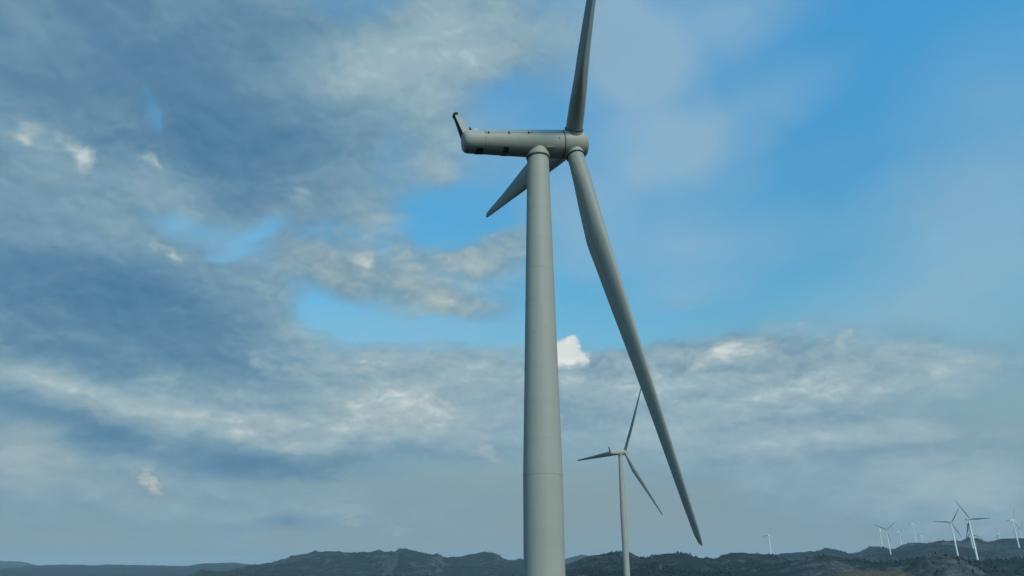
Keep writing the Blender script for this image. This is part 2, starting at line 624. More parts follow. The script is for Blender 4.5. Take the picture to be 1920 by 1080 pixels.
M_TOWER = paint('tower_paint', (0.34, 0.325, 0.285), 0.55, 0.16)
M_FAR_LIT = paint('sunlit_far_shell', (0.84, 0.83, 0.79))  # sunlight on the far nacelles and blades, put into a lighter colour
M_TOWER_LIT = paint('sunlit_tower_paint', (0.84, 0.83, 0.78))  # lighter than the near tower: sunshine on the far towers painted in
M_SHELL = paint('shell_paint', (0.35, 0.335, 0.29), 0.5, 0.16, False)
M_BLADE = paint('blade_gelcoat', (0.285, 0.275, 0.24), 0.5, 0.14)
M_SEAM = plain('dark_seal', (0.045, 0.05, 0.045), 0.7)
M_DARK = plain('dark_grille', (0.012, 0.014, 0.014), 0.8)
M_STRIP = plain('aged_strip', (0.16, 0.17, 0.15), 0.7)
M_WHITE = plain('white_cover', (0.62, 0.58, 0.52), 0.5)
M_STEEL = plain('galvanised_steel', (0.30, 0.32, 0.32), 0.5)

# ------------------------------------------------------------------ ground and hills (one sheet)
rng = np.random.RandomState(5)
_perm = rng.rand(512, 512)


def vnoise(x, y):
    xi = np.floor(x).astype(int); yi = np.floor(y).astype(int)
    fx = x - xi; fy = y - yi
    fx = fx * fx * fx * (fx * (fx * 6 - 15) + 10); fy = fy * fy * fy * (fy * (fy * 6 - 15) + 10)
    g = lambda i, j: _perm[i % 512, j % 512]
    return (g(xi, yi) * (1 - fx) + g(xi + 1, yi) * fx) * (1 - fy) + (g(xi, yi + 1) * (1 - fx) + g(xi + 1, yi + 1) * fx) * fy


def fbm(x, y, wl, octv=4, gain=0.5):
    s = 0; a = 1; t = 0
    for i in range(octv):
        s = s + a * (vnoise(x / wl + 17.3 * i, y / wl - 9.1 * i) - 0.5) * 2
        t += a; a *= gain; wl *= 0.5
    return s / t


def ridged(x, y, wl, octv=4):
    s = 0; a = 1; t = 0
    for i in range(octv):
        s = s + a * (1 - 2 * np.abs(vnoise(x / wl + 31.3 * i, y / wl + 5.7 * i) - 0.5) * 2)
        t += a; a *= 0.5; wl *= 0.5
    return s / t


# crest of each ridge: distance, front width, back width, roughness, skyline points
RIDGES = [
    (10500, 1500, 1500, 0.3, [(-700, 1066), (-300, 1052), (-80, 1056), (0, 1051), (40, 1053), (70, 1060), (200, 1062), (500, 1062), (900, 1060), (1100, 1060), (1500, 1058), (1920, 1050), (2500, 1056)]),
    (7000, 1300, 1200, 0.5, [(-900, 1050), (-300, 1060), (0, 1066), (50, 1061), (100, 1059), (150, 1058), (172, 1060), (200, 1057), (240, 1060), (300, 1060), (350, 1062), (380, 1056), (440, 1055), (475, 1058), (540, 1064), (700, 1066), (1000, 1052), (1060, 1048), (1090, 1039), (1105, 1043), (1130, 1050), (1200, 1056), (1600, 1056), (2400, 1056)]),
    (3600, 700, 600, 1.0, [(200, 1120), (340, 1088), (357, 1080), (378, 1068), (400, 1071), (415, 1074), (435, 1070), (460, 1062), (480, 1057), (512, 1053), (520, 1049), (534, 1048), (545, 1041), (556, 1041), (575, 1039), (592, 1033), (601, 1036), (625, 1034), (660, 1037), (690, 1036), (712, 1031), (722, 1034), (740, 1035), (746, 1030), (765, 1031), (785, 1036), (805, 1040), (820, 1039), (836, 1048), (848, 1045), (865, 1044), (890, 1037), (912, 1034), (930, 1037), (946, 1048), (960, 1049), (985, 1047), (1030, 1050), (1070, 1062), (1150, 1080), (1250, 1100)]),
    (3300, 650, 700, 1.0, [(1380, 1100), (1420, 1060), (1440, 1044), (1475, 1036), (1500, 1034), (1530, 1033), (1545, 1028), (1560, 1029), (1575, 1031), (1590, 1037), (1606, 1036), (1620, 1030), (1630, 1025), (1650, 1025), (1670, 1027), (1695, 1027), (1706, 1022), (1730, 1020), (1760, 1014), (1785, 1013), (1800, 1016), (1815, 1010), (1830, 1011), (1850, 1015), (1880, 1012), (1920, 1010), (2000, 1014), (2150, 1030), (2400, 1060)]),
    (2000, 420, 400, 1.3, [(930, 1120), (1000, 1085), (1065, 1058), (1080, 1052), (1100, 1044), (1115, 1043), (1130, 1040), (1150, 1035), (1160, 1033), (1180, 1034), (1190, 1040), (1204, 1050), (1215, 1048), (1226, 1042), (1245, 1039), (1285, 1038), (1300, 1042), (1312, 1048), (1340, 1048), (1352, 1041), (1376, 1036), (1392, 1035), (1406, 1039), (1440, 1039), (1458, 1043), (1480, 1052), (1520, 1062), (1600, 1080)]),
    (1650, 260, 240, 1.2, [(1350, 1095), (1400, 1068), (1450, 1058), (1500, 1052), (1530, 1045), (1550, 1041), (1566, 1044), (1585, 1049), (1605, 1051), (1640, 1055), (1690, 1052), (1720, 1048), (1750, 1047), (1780, 1048), (1796, 1050), (1836, 1052), (1870, 1051), (1920, 1048), (1980, 1050), (2200, 1080)]),
    (1350, 170, 160, 1.3, [(1000, 1110), (1066, 1074), (1100, 1066), (1130, 1070), (1180, 1072), (1215, 1058), (1235, 1056), (1255, 1068), (1300, 1074), (1350, 1071), (1400, 1076), (1460, 1072), (1520, 1079), (1600, 1090)]),
    (900, 90, 90, 1.1, [(1640, 1110), (1690, 1078), (1715, 1052), (1732, 1039), (1746, 1036), (1762, 1038), (1780, 1041), (1800, 1046), (1822, 1056), (1840, 1068), (1856, 1080), (1900, 1100)]),
    (470, 75, 80, 0.35, [(1440, 1120), (1540, 1088), (1558, 1079), (1572, 1073), (1600, 1069), (1640, 1069), (1680, 1072), (1705, 1076), (1730, 1084), (1800, 1115)]),
]


def terrain_z(azv, r, detail=True):
    x = r * np.sin(azv); y = r * np.cos(azv)
    base = -6 + 9 * fbm(x, y, 420, 4) - 6 * np.clip(r / 2500, 0, 1)
    near = np.exp(-(r / 160.0) ** 2)
    base = base * (1 - near) + (-0.4 + 0.7 * fbm(x, y, 40, 3)) * near
    z = base
    rock = np.zeros_like(base)
    for (d, wf, wb, ro, pts) in RIDGES:
        A = np.array([azel(*p) for p in pts])
        te = np.interp(azv, A[:, 0], np.tan(A[:, 1]), left=-0.05, right=-0.05)
        ga = np.linspace(-0.9, 0.9, 1801)
        gt = np.interp(ga, A[:, 0], np.tan(A[:, 1]), left=-0.05, right=-0.05)
        kw = int(np.clip(90.0 / d / 0.001, 4, 90))
        kk = np.hanning(2 * kw + 1); kk /= kk.sum()
        gs = np.convolve(np.pad(gt, kw, mode='edge'), kk, mode='valid')
        ts = np.interp(azv + 0.35 * wf / d * 0.12 * fbm(x, y, wf * 0.7, 3), ga, gs, left=-0.05, right=-0.05)
        dd = d * (1 + 0.05 * fbm(x * 0 + azv * 900, x * 0 + d, 60, 2))
        t = (r - dd) / np.where(r < dd, wf, wb)
        sh = np.exp(-t * t)
        te = te + (1.8 * min(ro, 1.2) / F) * fbm(azv * F, azv * 0 + d * 0.37, 16, 3)
        te = ts + (te - ts) * np.exp(-(t * 3.5) ** 2)
        crest = CZ + dd * te
        low = -10.0
        amp = 0.034 * wf * ro
        bump = amp * (fbm(x, y, wf * 0.55, 5, 0.55) * (1 - 0.75 * np.exp(-(t * 3) ** 2)))
        h = low + np.maximum(crest - low, 0) * sh + bump * np.clip(sh * 2.5, 0, 1) * (crest > low)
        rock = np.where(h > z, ro, rock)
        z = np.maximum(z, h)
    if detail:
        k = np.clip(rock, 0, 1.4)
        z = z + k * np.clip(r / 2500.0, 0.25, 1.6) * (4.2 * (ridged(x, y, 85, 5) - 0.55) + 2.5 * fbm(x, y, 33, 3))
    return z


# turbine list: hub px, foot px (None: use the given distance), distance, yaw, phase
def hub_at(px, py, dist):
    d = ray(px, py); return d * dist / math.hypot(d[0], d[1])


def solve_phase(hub, yaw, tip_px):
    best = (1e9, 0)
    tau = R(7)
    a = np.array([math.sin(yaw) * math.cos(tau), math.cos(yaw) * math.cos(tau), math.sin(tau)])
    r = np.cross(a, [0, 0, 1]); r /= np.linalg.norm(r); u = np.cross(r, a)
    for i in range(360):
        an = R(i)
        p = hub + 45 * (math.cos(an) * u + math.sin(an) * r)
        dd = p[1] * math.cos(PITCH) + p[2] * math.sin(PITCH); v = -p[1] * math.sin(PITCH) + p[2] * math.cos(PITCH)
        e = math.hypot(960 + F * p[0] / dd - tip_px[0], 540 - F * v / dd - tip_px[1])
        if e < best[0]: best = (e, an)
    return best[1]


GRP = 'wind turbines on the far ridges'
FAR = [  # hub px, dist, yaw deg, tip px, label
    ((1442.5, 1003), 3500, 52, (1443.6, 987), 'lone white wind turbine standing apart on the dark ridge right of the second turbine'),
    ((1651.5, 998), 3900, 120, (1651, 985), 'small pale wind turbine just left of the grey three-armed one on the right ridge'),
    ((1662.5, 993), 2850, 45, (1680, 977), 'grey wind turbine with spread blades, foot lower than its pale neighbours on the ridge'),
    ((1687.5, 997), 3750, 100, (1679, 985), 'pale wind turbine with a blade raised to the left, left of the tall slim one'),
    ((1712.5, 981), 3700, 90, (1699, 982), 'tall slim pale wind turbine whose blade points left, mid ridge'),
    ((1729, 1004), 4800, 80, (1732, 992), 'tiny pale wind turbine right beside the tall slim one on the ridge'),
    ((1784, 980), 2250, 52, (1752.5, 977), 'grey wind turbine behind the rocky knob with one blade pointing flat left'),
    ((1818.5, 973), 1790, 70, (1862, 970), 'largest wind turbine of the right-hand cluster with a blade pointing flat right'),
    ((1820, 1001), 3000, 62, (1849, 1010), 'wind turbine partly hidden behind the largest one of the right cluster'),
    ((1806, 1010), 4300, 105, (1822, 1008), 'wind turbine of which only the pale nacelle shows over the ridge crest'),
    ((1873, 1001), 4300, 60, (1863.5, 989), 'half sunk pale wind turbine with two raised blades behind the right ridge'),
    ((1901, 975), 2750, 95, (1889, 976), 'pale slim wind turbine near the right end of the ridge'),
    ((1914.5, 993), 4200, 95, (1916, 980), 'faint pale wind turbine rightmost on the ridge'),
]
FAR_POS = []
for (hp, dist, yaw, tip, lab) in FAR:
    h = hub_at(*hp, dist)
    FAR_POS.append((h, math.radians(yaw), solve_phase(h, R(yaw), tip), lab))
# feet: level the ground a little under each turbine so that it stands on it
PADS = []
for (h, yaw, ph, lab) in FAR_POS:
    PADS.append((h[0] - 4 * math.sin(yaw), h[1] - 4 * math.cos(yaw), CZ + h[2] - 80))
T2H = np.array([70.4, 450.4, 68.2]); T2Y = R(53); T2P = R(29.7)
PADS.append((T2H[0] - 4 * math.sin(T2Y), T2H[1] - 4 * math.cos(T2Y), CZ + T2H[2] - 80))
MAINY = R(76.05); MAINP = R(166.0); MAINH = np.array([6.83, 69.3, 45.05])
TX, TY = MAINH[0] - 4.05 * math.sin(MAINY), MAINH[1] - 4.05 * math.cos(MAINY)
PADS.append((TX, TY, 0.0))


def ground_z(x, y):
    x = np.asarray(x, float); y = np.asarray(y, float)
    r = np.hypot(x, y); a = np.arctan2(x, y)
    z = terrain_z(a, r)
    for (px, py, pz) in PADS:
        dpx = math.hypot(px, py)
        rad = 14 + 0.02 * dpx
        w = np.exp(-(((x - px) ** 2 + (y - py) ** 2) / rad ** 2) ** 1.5)
        z = z * (1 - w) + pz * w
    return z


az_f = np.radians(np.arange(-41, 41.001, 0.085))
az_c = np.radians(np.arange(45, 319, 4.0))
azs = np.concatenate([az_f, az_c])
rs = np.concatenate([[0.5], np.geomspace(4, 300, 45), np.geomspace(303, 5000, 520), np.geomspace(5080, 15000, 90)])
AA, RR = np.meshgrid(azs, rs)
X = RR * np.sin(AA); Y = RR * np.cos(AA)
Z = ground_z(X, Y)
Z[-1, :] -= 0
nr, na = X.shape
co = np.stack([X, Y, Z], -1).reshape(-1, 3)
ii, jj = np.meshgrid(np.arange(nr - 1), np.arange(na), indexing='ij')
j2 = (jj + 1) % na
quads = np.stack([ii * na + jj, (ii + 1) * na + jj, (ii + 1) * na + j2, ii * na + j2], -1).reshape(-1, 4)


def big_mesh(name, co, faces, k):
    me = bpy.data.meshes.new(name)
    me.vertices.add(len(co)); me.vertices.foreach_set('co', co.astype(np.float32).ravel())
    me.loops.add(faces.size); me.loops.foreach_set('vertex_index', faces.astype(np.int32).ravel())
    me.polygons.add(len(faces))
    me.polygons.foreach_set('loop_start', np.arange(0, faces.size, k, dtype=np.int32))
    me.update(calc_edges=True)
    me.validate()
    return me


def terrain_mat(N, b):
    g = N.new('ShaderNodeNewGeometry')
    p = g.outputs['Position']
    sepn = N.new('ShaderNodeSeparateXYZ'); N.put(sepn.inputs[0], g.outputs['Normal'])
    big = N.noise(p, 1 / 260.0, 5, 0.6)
    mid = N.noise(p, 1 / 38.0, 7, 0.68)
    fine = N.noise(p, 1 / 9.0, 6, 0.65)
    steep = N.maprange(sepn.outputs[2], 0.985, 0.86, 0.0, 1.0)
    rockf = N.m('ADD', N.m('MULTIPLY', steep, 0.28), N.m('ADD', N.m('MULTIPLY', mid, 0.9), N.m('MULTIPLY', big, 0.5)))
    rockf = N.maprange(rockf, 0.72, 0.88, 0.0, 1.0)
    rock = N.ramp(fine, [(0.3, (0.018, 0.024, 0.027)), (0.5, (0.045, 0.048, 0.048)), (0.68, (0.115, 0.112, 0.108))])
    heath = N.ramp(N.noise(p, 1 / 25.0, 6, 0.7), [(0.3, (0.004, 0.009, 0.009)), (0.55, (0.010, 0.017, 0.014)), (0.75, (0.024, 0.029, 0.022))])
    c = N.mix(rockf, heath, rock)
    # close knoll is rough pasture
    dist = N.v('LENGTH', N.v('SUBTRACT', p, (KN[0], KN[1], KN[2])))
    gm = N.maprange(dist, 60, 150, 1.0, 0.0)
    grass = N.ramp(N.noise(p, 1 / 3.0, 6, 0.7), [(0.3, (0.035, 0.036, 0.02)), (0.55, (0.085, 0.076, 0.045)), (0.8, (0.16, 0.135, 0.09))])
    c = N.mix(gm, c, grass)
    N.put(b.inputs['Base Color'], c)
    b.inputs['Roughness'].default_value = 0.95
    b.inputs['Specular IOR Level'].default_value = 0.1
    bp = N.new('ShaderNodeBump')
    bp.inputs['Strength'].default_value = 0.9
    bp.inputs['Distance'].default_value = 4.0
    N.put(bp.inputs['Height'], N.m('ADD', mid, N.m('MULTIPLY', fine, 0.35)))
    N.put(b.inputs['Normal'], bp.outputs[0])


KN = hub_at(1632, 1072, 470) + np.array([0, 0, CZ])
M_TERR = material('heath_and_rock', terrain_mat)
hills = obj('hills', big_mesh('hills', co, quads, 4), M_TERR)
tag(hills, kind='structure')

# ------------------------------------------------------------------ woodland: small trees on the slopes, too many to count
rt = np.random.RandomState(11)
NT = 60000
ta = rt.uniform(R(-38), R(38), NT)
tr = np.exp(rt.uniform(math.log(500), math.log(4200), NT))
tx = tr * np.sin(ta); ty = tr * np.cos(ta)
tz = ground_z(tx, ty)
msk = fbm(tx, ty, 260, 3) + 0.25 * fbm(tx, ty, 50, 2)
keep = (msk > 0.10) & ((tz - CZ) / tr > -0.012)
kd = np.hypot(tx - KN[0], ty - KN[1])
keep &= (kd > 110) | (rt.rand(NT) < 0.06)
keep &= (np.abs(tr - 900) > 130) | (rt.rand(NT) < 0.3)
for (px, py, pz) in PADS:
    keep &= np.hypot(tx - px, ty - py) > 22
sel = np.where(keep)[0][:16000]
tv, tf = [], []
ns = 6
base_ang = np.arange(ns) * 2 * PI / ns
for q, i in enumerate(sel):
    h = rt.uniform(2.5, 6.0) * (0.55 if tr[i] < 1300 else 1.0) * (0.6 if kd[i] < 110 else 1.0)
    w = h * rt.uniform(0.28, 0.5)
    o = len(sel) * 0
    k0 = q * (2 * ns + 2)
    rr = w * (0.75 + 0.5 * rt.rand(2, ns))
    p = np.zeros((2 * ns + 2, 3))
    p[0:ns, 0] = np.cos(base_ang) * rr[0] ; p[0:ns, 1] = np.sin(base_ang) * rr[0]; p[0:ns, 2] = h * 0.22 + rt.uniform(-.06, .06, ns) * h
    p[ns:2 * ns, 0] = np.cos(base_ang + .4) * rr[1] * .75; p[ns:2 * ns, 1] = np.sin(base_ang + .4) * rr[1] * .75; p[ns:2 * ns, 2] = h * 0.6 + rt.uniform(-.1, .1, ns) * h
    p[2 * ns] = (0, 0, -0.3); p[2 * ns + 1] = (rt.uniform(-.1, .1) * w, rt.uniform(-.1, .1) * w, h)
    p += (tx[i], ty[i], tz[i])
    tv.append(p)
    for j in range(ns):
        k = (j + 1) % ns
        tf += [(k0 + j, k0 + k, k0 + ns + j), (k0 + k, k0 + ns + k, k0 + ns + j), (k0 + ns + j, k0 + ns + k, k0 + 2 * ns + 1), (k0 + k, k0 + j, k0 + 2 * ns)]


def tree_mat(N, b):
    g = N.new('ShaderNodeNewGeometry')
    a = N.noise(g.outputs['Position'], 1 / 14.0, 4, 0.6)
    N.put(b.inputs['Base Color'], N.ramp(a, [(0.3, (0.008, 0.016, 0.011)), (0.6, (0.016, 0.026, 0.016)), (0.8, (0.03, 0.038, 0.022))]))
    b.inputs['Roughness'].default_value = 0.9
    b.inputs['Specular IOR Level'].default_value = 0.1


wood = obj('woodland', big_mesh('woodland', np.concatenate(tv), np.array(tf), 3), material('scrub_foliage', tree_mat), smooth=False)
tag(wood, 'dark scrub and low trees scattered over the far hillsides', 'woodland', kind='stuff')


# ------------------------------------------------------------------ wind turbine
TILT = R(7.0)
CONE = R(0.7)
HUBZ = 80.0
OVER = 4.05
A_LOC = Vector((math.cos(TILT), 0, math.sin(TILT)))
R_LOC = Vector((0, -1, 0))
U_LOC = Vector((-math.sin(TILT), 0, math.cos(TILT)))
HUB_LOC = Vector((OVER, 0, HUBZ))


def nac(s, side=0.0, up=0.0):
    """point near the nacelle axis; s metres ahead of the hub centre"""
    sag = -0.0 * max(0.0, -s - 1.3)
    return HUB_LOC + A_LOC * s + U_LOC * (up + sag) + Vector((0, side, 0))


def nac_r(s):
    return 1.27 + (s + 12.0) * 0.037


CH = [(1.6, 1.9), (3.0, 1.92), (5.0, 2.15), (8.0, 2.62), (11.0, 2.92), (12.6, 3.04), (13.6, 3.03), (16, 2.84), (20, 2.62), (26, 2.1), (32, 1.65), (38, 1.25), (42, 0.98), (44, 0.78), (44.7, 0.5), (45.0, 0.12)]
TH = [(1.6, 1.0), (3.0, 0.98), (5.0, 0.82), (8.0, 0.56), (11.0, 0.42), (13.6, 0.36), (20, 0.28), (30, 0.22), (40, 0.18), (45, 0.16)]
TW = [(1.6, 27), (8, 25), (13, 22), (20, 19), (30, 16.5), (45, 14)]
AX = [(1.6, 0.5), (3.0, 0.49), (8.0, 0.34), (12.6, 0.26), (20, 0.27), (45, 0.32)]


def blade_pt(r, phi, off=0.0):
    c = np.interp(r, *zip(*CH)); t = np.interp(r, *zip(*TH)); tw = R(np.interp(r, *zip(*TW))); ax = np.interp(r, *zip(*AX))
    k = np.clip((r - 2.6) / 9.0, 0, 1); k = k * k * (3 - 2 * k)
    cx = math.cos(phi)
    # circle part
    x0, y0 = 0.5 * c * cx, 0.5 * c * t * math.sin(phi)
    # aerofoil part
    xc = 0.5 * (1 - cx)                        # 0 at leading edge
    yt = 5 * (0.2969 * math.sqrt(max(xc, 0)) - 0.126 * xc - 0.3516 * xc ** 2 + 0.2843 * xc ** 3 - 0.1015 * xc ** 4)
    cam_ = 0.035 * (1 - (2 * xc - 0.8) ** 2)
    sg = 1 if math.sin(phi) >= 0 else -1
    y1 = c * (cam_ * k + sg * yt * t)
    x1 = c * (0.5 - xc)
    x = x0 * (1 - k) + x1 * k + c * (ax - 0.5)
    y = y0 * (1 - k) + y1 * k
    if off:
        y += off * sg
    y += 0.0
    ct, st = math.cos(-tw), math.sin(-tw)
    return Vector((x * ct - y * st, x * st + y * ct, r))


def blade_mesh():
    st = [1.6, 1.9, 2.4, 3, 3.8, 4.6, 5.5, 6.5, 7.5, 8.5, 9.5, 10.5, 11.5, 12.2, 12.8, 13.4, 14.2, 15.2, 17, 19, 21.5, 24, 27, 30, 33, 36, 39, 41.5, 43, 44, 44.4, 44.7, 44.9, 45]
    n = 40
    return loft('blade', [[blade_pt(r, 2 * PI * (j + 0.0) / n) for j in range(n)] for r in st])


def blade_strip(r0, r1, phi0, phi1, w):
    v, f = [], []
    n = 14
    for i in range(n + 1):
        r = r0 + (r1 - r0) * i / n
        ph = phi0 + (phi1 - phi0) * i / n
        c = np.interp(r, *zip(*CH))
        for d, o in ((-w / c, -0.03), (-w / c, 0.015), (w / c, 0.015), (w / c, -0.03)):
            v.append(blade_pt(r, ph + d, o))
    for i in range(n):
        for j in range(4):
            k = (j + 1) % 4
            f.append((i * 4 + j, i * 4 + k, (i + 1) * 4 + k, (i + 1) * 4 + j))
    f += [(3, 2, 1, 0), (n * 4, n * 4 + 1, n * 4 + 2, n * 4 + 3)]
    return pyd('edge_strip', v, f)


ME = {}


def shared(key, fn):
    if key not in ME:
        ME[key] = fn()
    return ME[key]


def ring_prof(r, z, h, t=0.03):
    return [(r - t, z - h), (r, z - h), (r, z + h), (r - t, z + h)]


def tower_radius(z):
    return float(np.interp(z, [0, 43.1, 77.5], [1.88, 1.86, 1.2]))


def tail_fin_meshes():
    # side profile (distance ahead of hub, height over nacelle axis)
    lo_f, lo_r = (-11.9, 1.1), (-12.62, 0.35)
    hi_f, hi_r = (-13.06, 3.3), (-13.36, 3.25)
    wl, wh = 0.72, 0.34
    def p(q, side): return nac(q[0], side, q[1])
    # shell: front plate and both cheeks, open to the rear
    th = 0.05
    v = [p(lo_r, -wl), p(lo_f, -wl * .75), p(hi_f, -wh), p(hi_r, -wh), p(lo_r, wl), p(lo_f, wl * .75), p(hi_f, wh), p(hi_r, wh)]
    f = [(0, 1, 2, 3), (7, 6, 5, 4), (1, 5, 6, 2)]
    me = pyd('fin_shell', v, f)
    bm = bmesh.new(); bm.from_mesh(me)
    bmesh.ops.recalc_face_normals(bm, faces=bm.faces)
    bmesh.ops.solidify(bm, geom=bm.faces[:], thickness=0.07)
    bm.to_mesh(me); bm.free()
    s = 0.10
    gl, gh = (lo_r[0] + 0.06, lo_r[1] + 0.1), (hi_r[0] + 0.04, hi_r[1] - 0.03)
    b1 = (gl[0] + .1, gl[1]); b2 = (gh[0] + .06, gh[1])
    wl2, wh2 = wl - s, wh - s
    v = [p(gl, -wl2), p(gl, wl2), p(gh, wh2), p(gh, -wh2), p(b1, -wl2), p(b1, wl2), p(b2, wh2), p(b2, -wh2)]
    g = pyd('grille', v, [(0, 1, 2, 3), (7, 6, 5, 4), (0, 4, 5, 1), (1, 5, 6, 2), (2, 6, 7, 3), (3, 7, 4, 0)])
    return me, g


def make_turbine(level, phase, white=False):
    """level 2: full detail, 1: plain parts for the distant ones"""
    root = bpy.data.objects.new('wind_turbine', None)
    COL.objects.link(root)
    n = 96 if level == 2 else 24
    M_SH, M_BL = (M_FAR_LIT, M_FAR_LIT) if white else (M_SHELL, M_BLADE)  # white: far shells and blades get the colour with sunlight in it
    # tower
    if level == 2:
        zs = [0.0, 20.0, 43.1, 77.5]
        for i in range(3):
            z0, z1 = zs[i] + (0.012 if i else 0), zs[i + 1] - 0.012
            prof = [(tower_radius(z0) - 0.03, z0), (tower_radius(z0), z0 + 0.02)]
            for k in range(1, 9):
                z = z0 + (z1 - z0) * k / 9; prof.append((tower_radius(z), z))
            prof += [(tower_radius(z1), z1 - 0.02), (tower_radius(z1) - 0.03, z1)]
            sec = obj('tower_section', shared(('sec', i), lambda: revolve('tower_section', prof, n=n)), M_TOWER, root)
        # weld beads between the rolled cans
        zz = [46.4, 49.9, 53.4, 56.9, 60.4, 63.9, 67.4, 70.9, 74.4, 40.0, 37.0, 34.0]
        for z in zz:
            r = tower_radius(z) + 0.007
            obj('weld_bead', shared(('weld', z), lambda: revolve('weld_bead', [(r - 0.02, z - 0.025), (r, z - 0.012), (r, z + 0.012), (r - 0.02, z + 0.025)], n=n, cap0=False, cap1=False)), M_TOWER, root)
        for z in (20.0, 43.1):
            r = tower_radius(z)
            obj('flange_joint', shared(('fl', z), lambda: revolve('flange_joint', [(r - 0.06, z - 0.02), (r - 0.006, z - 0.02), (r - 0.006, z + 0.02), (r - 0.06, z + 0.02)], n=n)), M_TOWER, root)
        # foot: door and plinth, below the picture
        obj('plinth', shared('plinth', lambda: revolve('plinth', [(3.4, -1.2), (3.4, 0.02), (3.2, 0.12), (1.95, 0.14)], n=48)), M_STEEL, root)
    else:
        prof = [(tower_radius(z), z) for z in (-3.0, 0, 20, 43.1, 60, 77.6)]
        obj('tower', shared('tower1', lambda: revolve('tower', prof, n=n)), M_TOWER_LIT, root)
    # yaw collar, a tilted hood under the nacelle
    cz = 77.55
    Mc = frame_z((0, 0, cz), (math.sin(-R(3)), 0, math.cos(R(3))), (1, 0, 0))
    if level == 2:
        obj('yaw_gap', shared('yg', lambda: revolve('yaw_gap', [(1.16, -0.06), (1.24, -0.06), (1.24, 0.12), (1.16, 0.12)], Mc, 64)), M_SEAM, root)
    obj('yaw_collar', shared(('yc', level, white), lambda: revolve('yaw_collar', [(1.1, 0.1), (1.3, 0.1), (1.32, 0.16), (1.32, 0.42), (1.24, 0.7), (1.22, 2.4)], Mc, n)), M_SH, root)
    # nacelle
    prof = [(0.02, -12.82), (0.45, -12.79)]
    for k in range(9):
        t = k / 8 * PI / 2
        prof.append((0.78 + (nac_r(-12.0) - 0.78) * math.sin(t), -12.72 + 0.62 * (1 - math.cos(t))))
    for s in (-11.2, -10.3, -9, -7, -5, -3, -1.42):
        prof.append((nac_r(s), s))
    prof.append((nac_r(-1.3) - 0.06, -1.36))
    def nacm(nn):
        rings = []
        for r, s in prof:
            rings.append([nac(s, r * math.cos(2 * PI * j / nn), r * math.sin(2 * PI * j / nn)) for j in range(nn)])
        return loft('nacelle', rings)
    na_ = obj('nacelle', shared(('nac', level, white), lambda: nacm(72 if level == 2 else 20)), M_SH, root)
    fin, gr = shared('fin', tail_fin_meshes)
    fo = obj('tail_fin', fin, M_SHELL, root, smooth=False)
    obj('grille', gr, M_DARK, fo, smooth=False)
    if level == 2:
        top = nac(-13.2, 0, 3.35)
        obj('fin_cap', shared('fc', lambda: box('fin_cap', 0.50, 0.82, 0.34, frame_z(top, U_LOC * 0.9 - A_LOC * 0.3, A_LOC), 0.05)), M_DARK, fo, smooth=False)
        obj('lightning_rod', shared('lr', lambda: revolve('lightning_rod', [(0.03, 0), (0.03, 0.55), (0.01, 0.6)], frame_z(nac(-13.2, 0, 3.45), U_LOC), 8)), M_STEEL, fo)
        # seams, hatch rail, hinges, vents
        def around(s, r, off, ang): return nac(s, (r + off) * math.cos(ang), (r + off) * math.sin(ang))
        def nring(s, w, off):
            rings = []
            for ds, o in ((-w, -0.02), (-w, off), (w, off), (w, -0.02)):
                rings.append([around(s + ds, nac_r(s), o, 2 * PI * j / 72) for j in range(72)])
            return loft('shell_seam', rings, False, False)
        obj('shell_seam', shared('ns1', lambda: nring(-10.35, 0.018, 0.012)), M_STRIP, na_)
        obj('hub_gap', shared('ns2', lambda: nring(-1.33, 0.05, -0.07 + 0.03)), M_SEAM, na_)
        # the two long roof seams: on the flank towards the viewer and on the far flank
        for sd in (-1, 1):
            ang = R(90 + sd * 47) if sd > 0 else R(90 - 47)
            ang = R(20) if sd < 0 else R(160)
            def seam():
                v, f = [], []
                ss_ = np.linspace(-10.4, -1.45, 12)
                for s in ss_:
                    for da, o in ((-0.012, -0.02), (-0.012, 0.012), (0.012, 0.012), (0.012, -0.02)):
                        v.append(around(s, nac_r(s), o, ang + da))
                for i in range(len(ss_) - 1):
                    for j in range(4):
                        k = (j + 1) % 4
                        f.append((i * 4 + j, i * 4 + k, i * 4 + 4 + k, i * 4 + 4 + j))
                return pyd('roof_seam', v, f)
            obj('roof_seam', shared(('rs', sd), seam), M_STRIP, na_)
            for q, s in enumerate((-10.0, -7.7, -5.45)):
                ctr = around(s, nac_r(s), 0.03, ang)
                rad = (ctr - nac(s)).normalized()
                obj('hinge', shared(('hg', sd, s), lambda: box('hinge', 0.16, 0.36, 0.12, frame_z(ctr, rad, A_LOC), 0.02)), M_SEAM, na_, smooth=False)
            for q, s in enumerate((-10.3, -5.1)):
                ctr = around(s, nac_r(s), 0.02, ang)
                rad = (ctr - nac(s)).normalized()
                obj('latch', shared(('lt', sd, s), lambda: box('latch', 0.12, 0.12, 0.1, frame_z(ctr, rad, A_LOC), 0.02)), M_SEAM, na_, smooth=False)
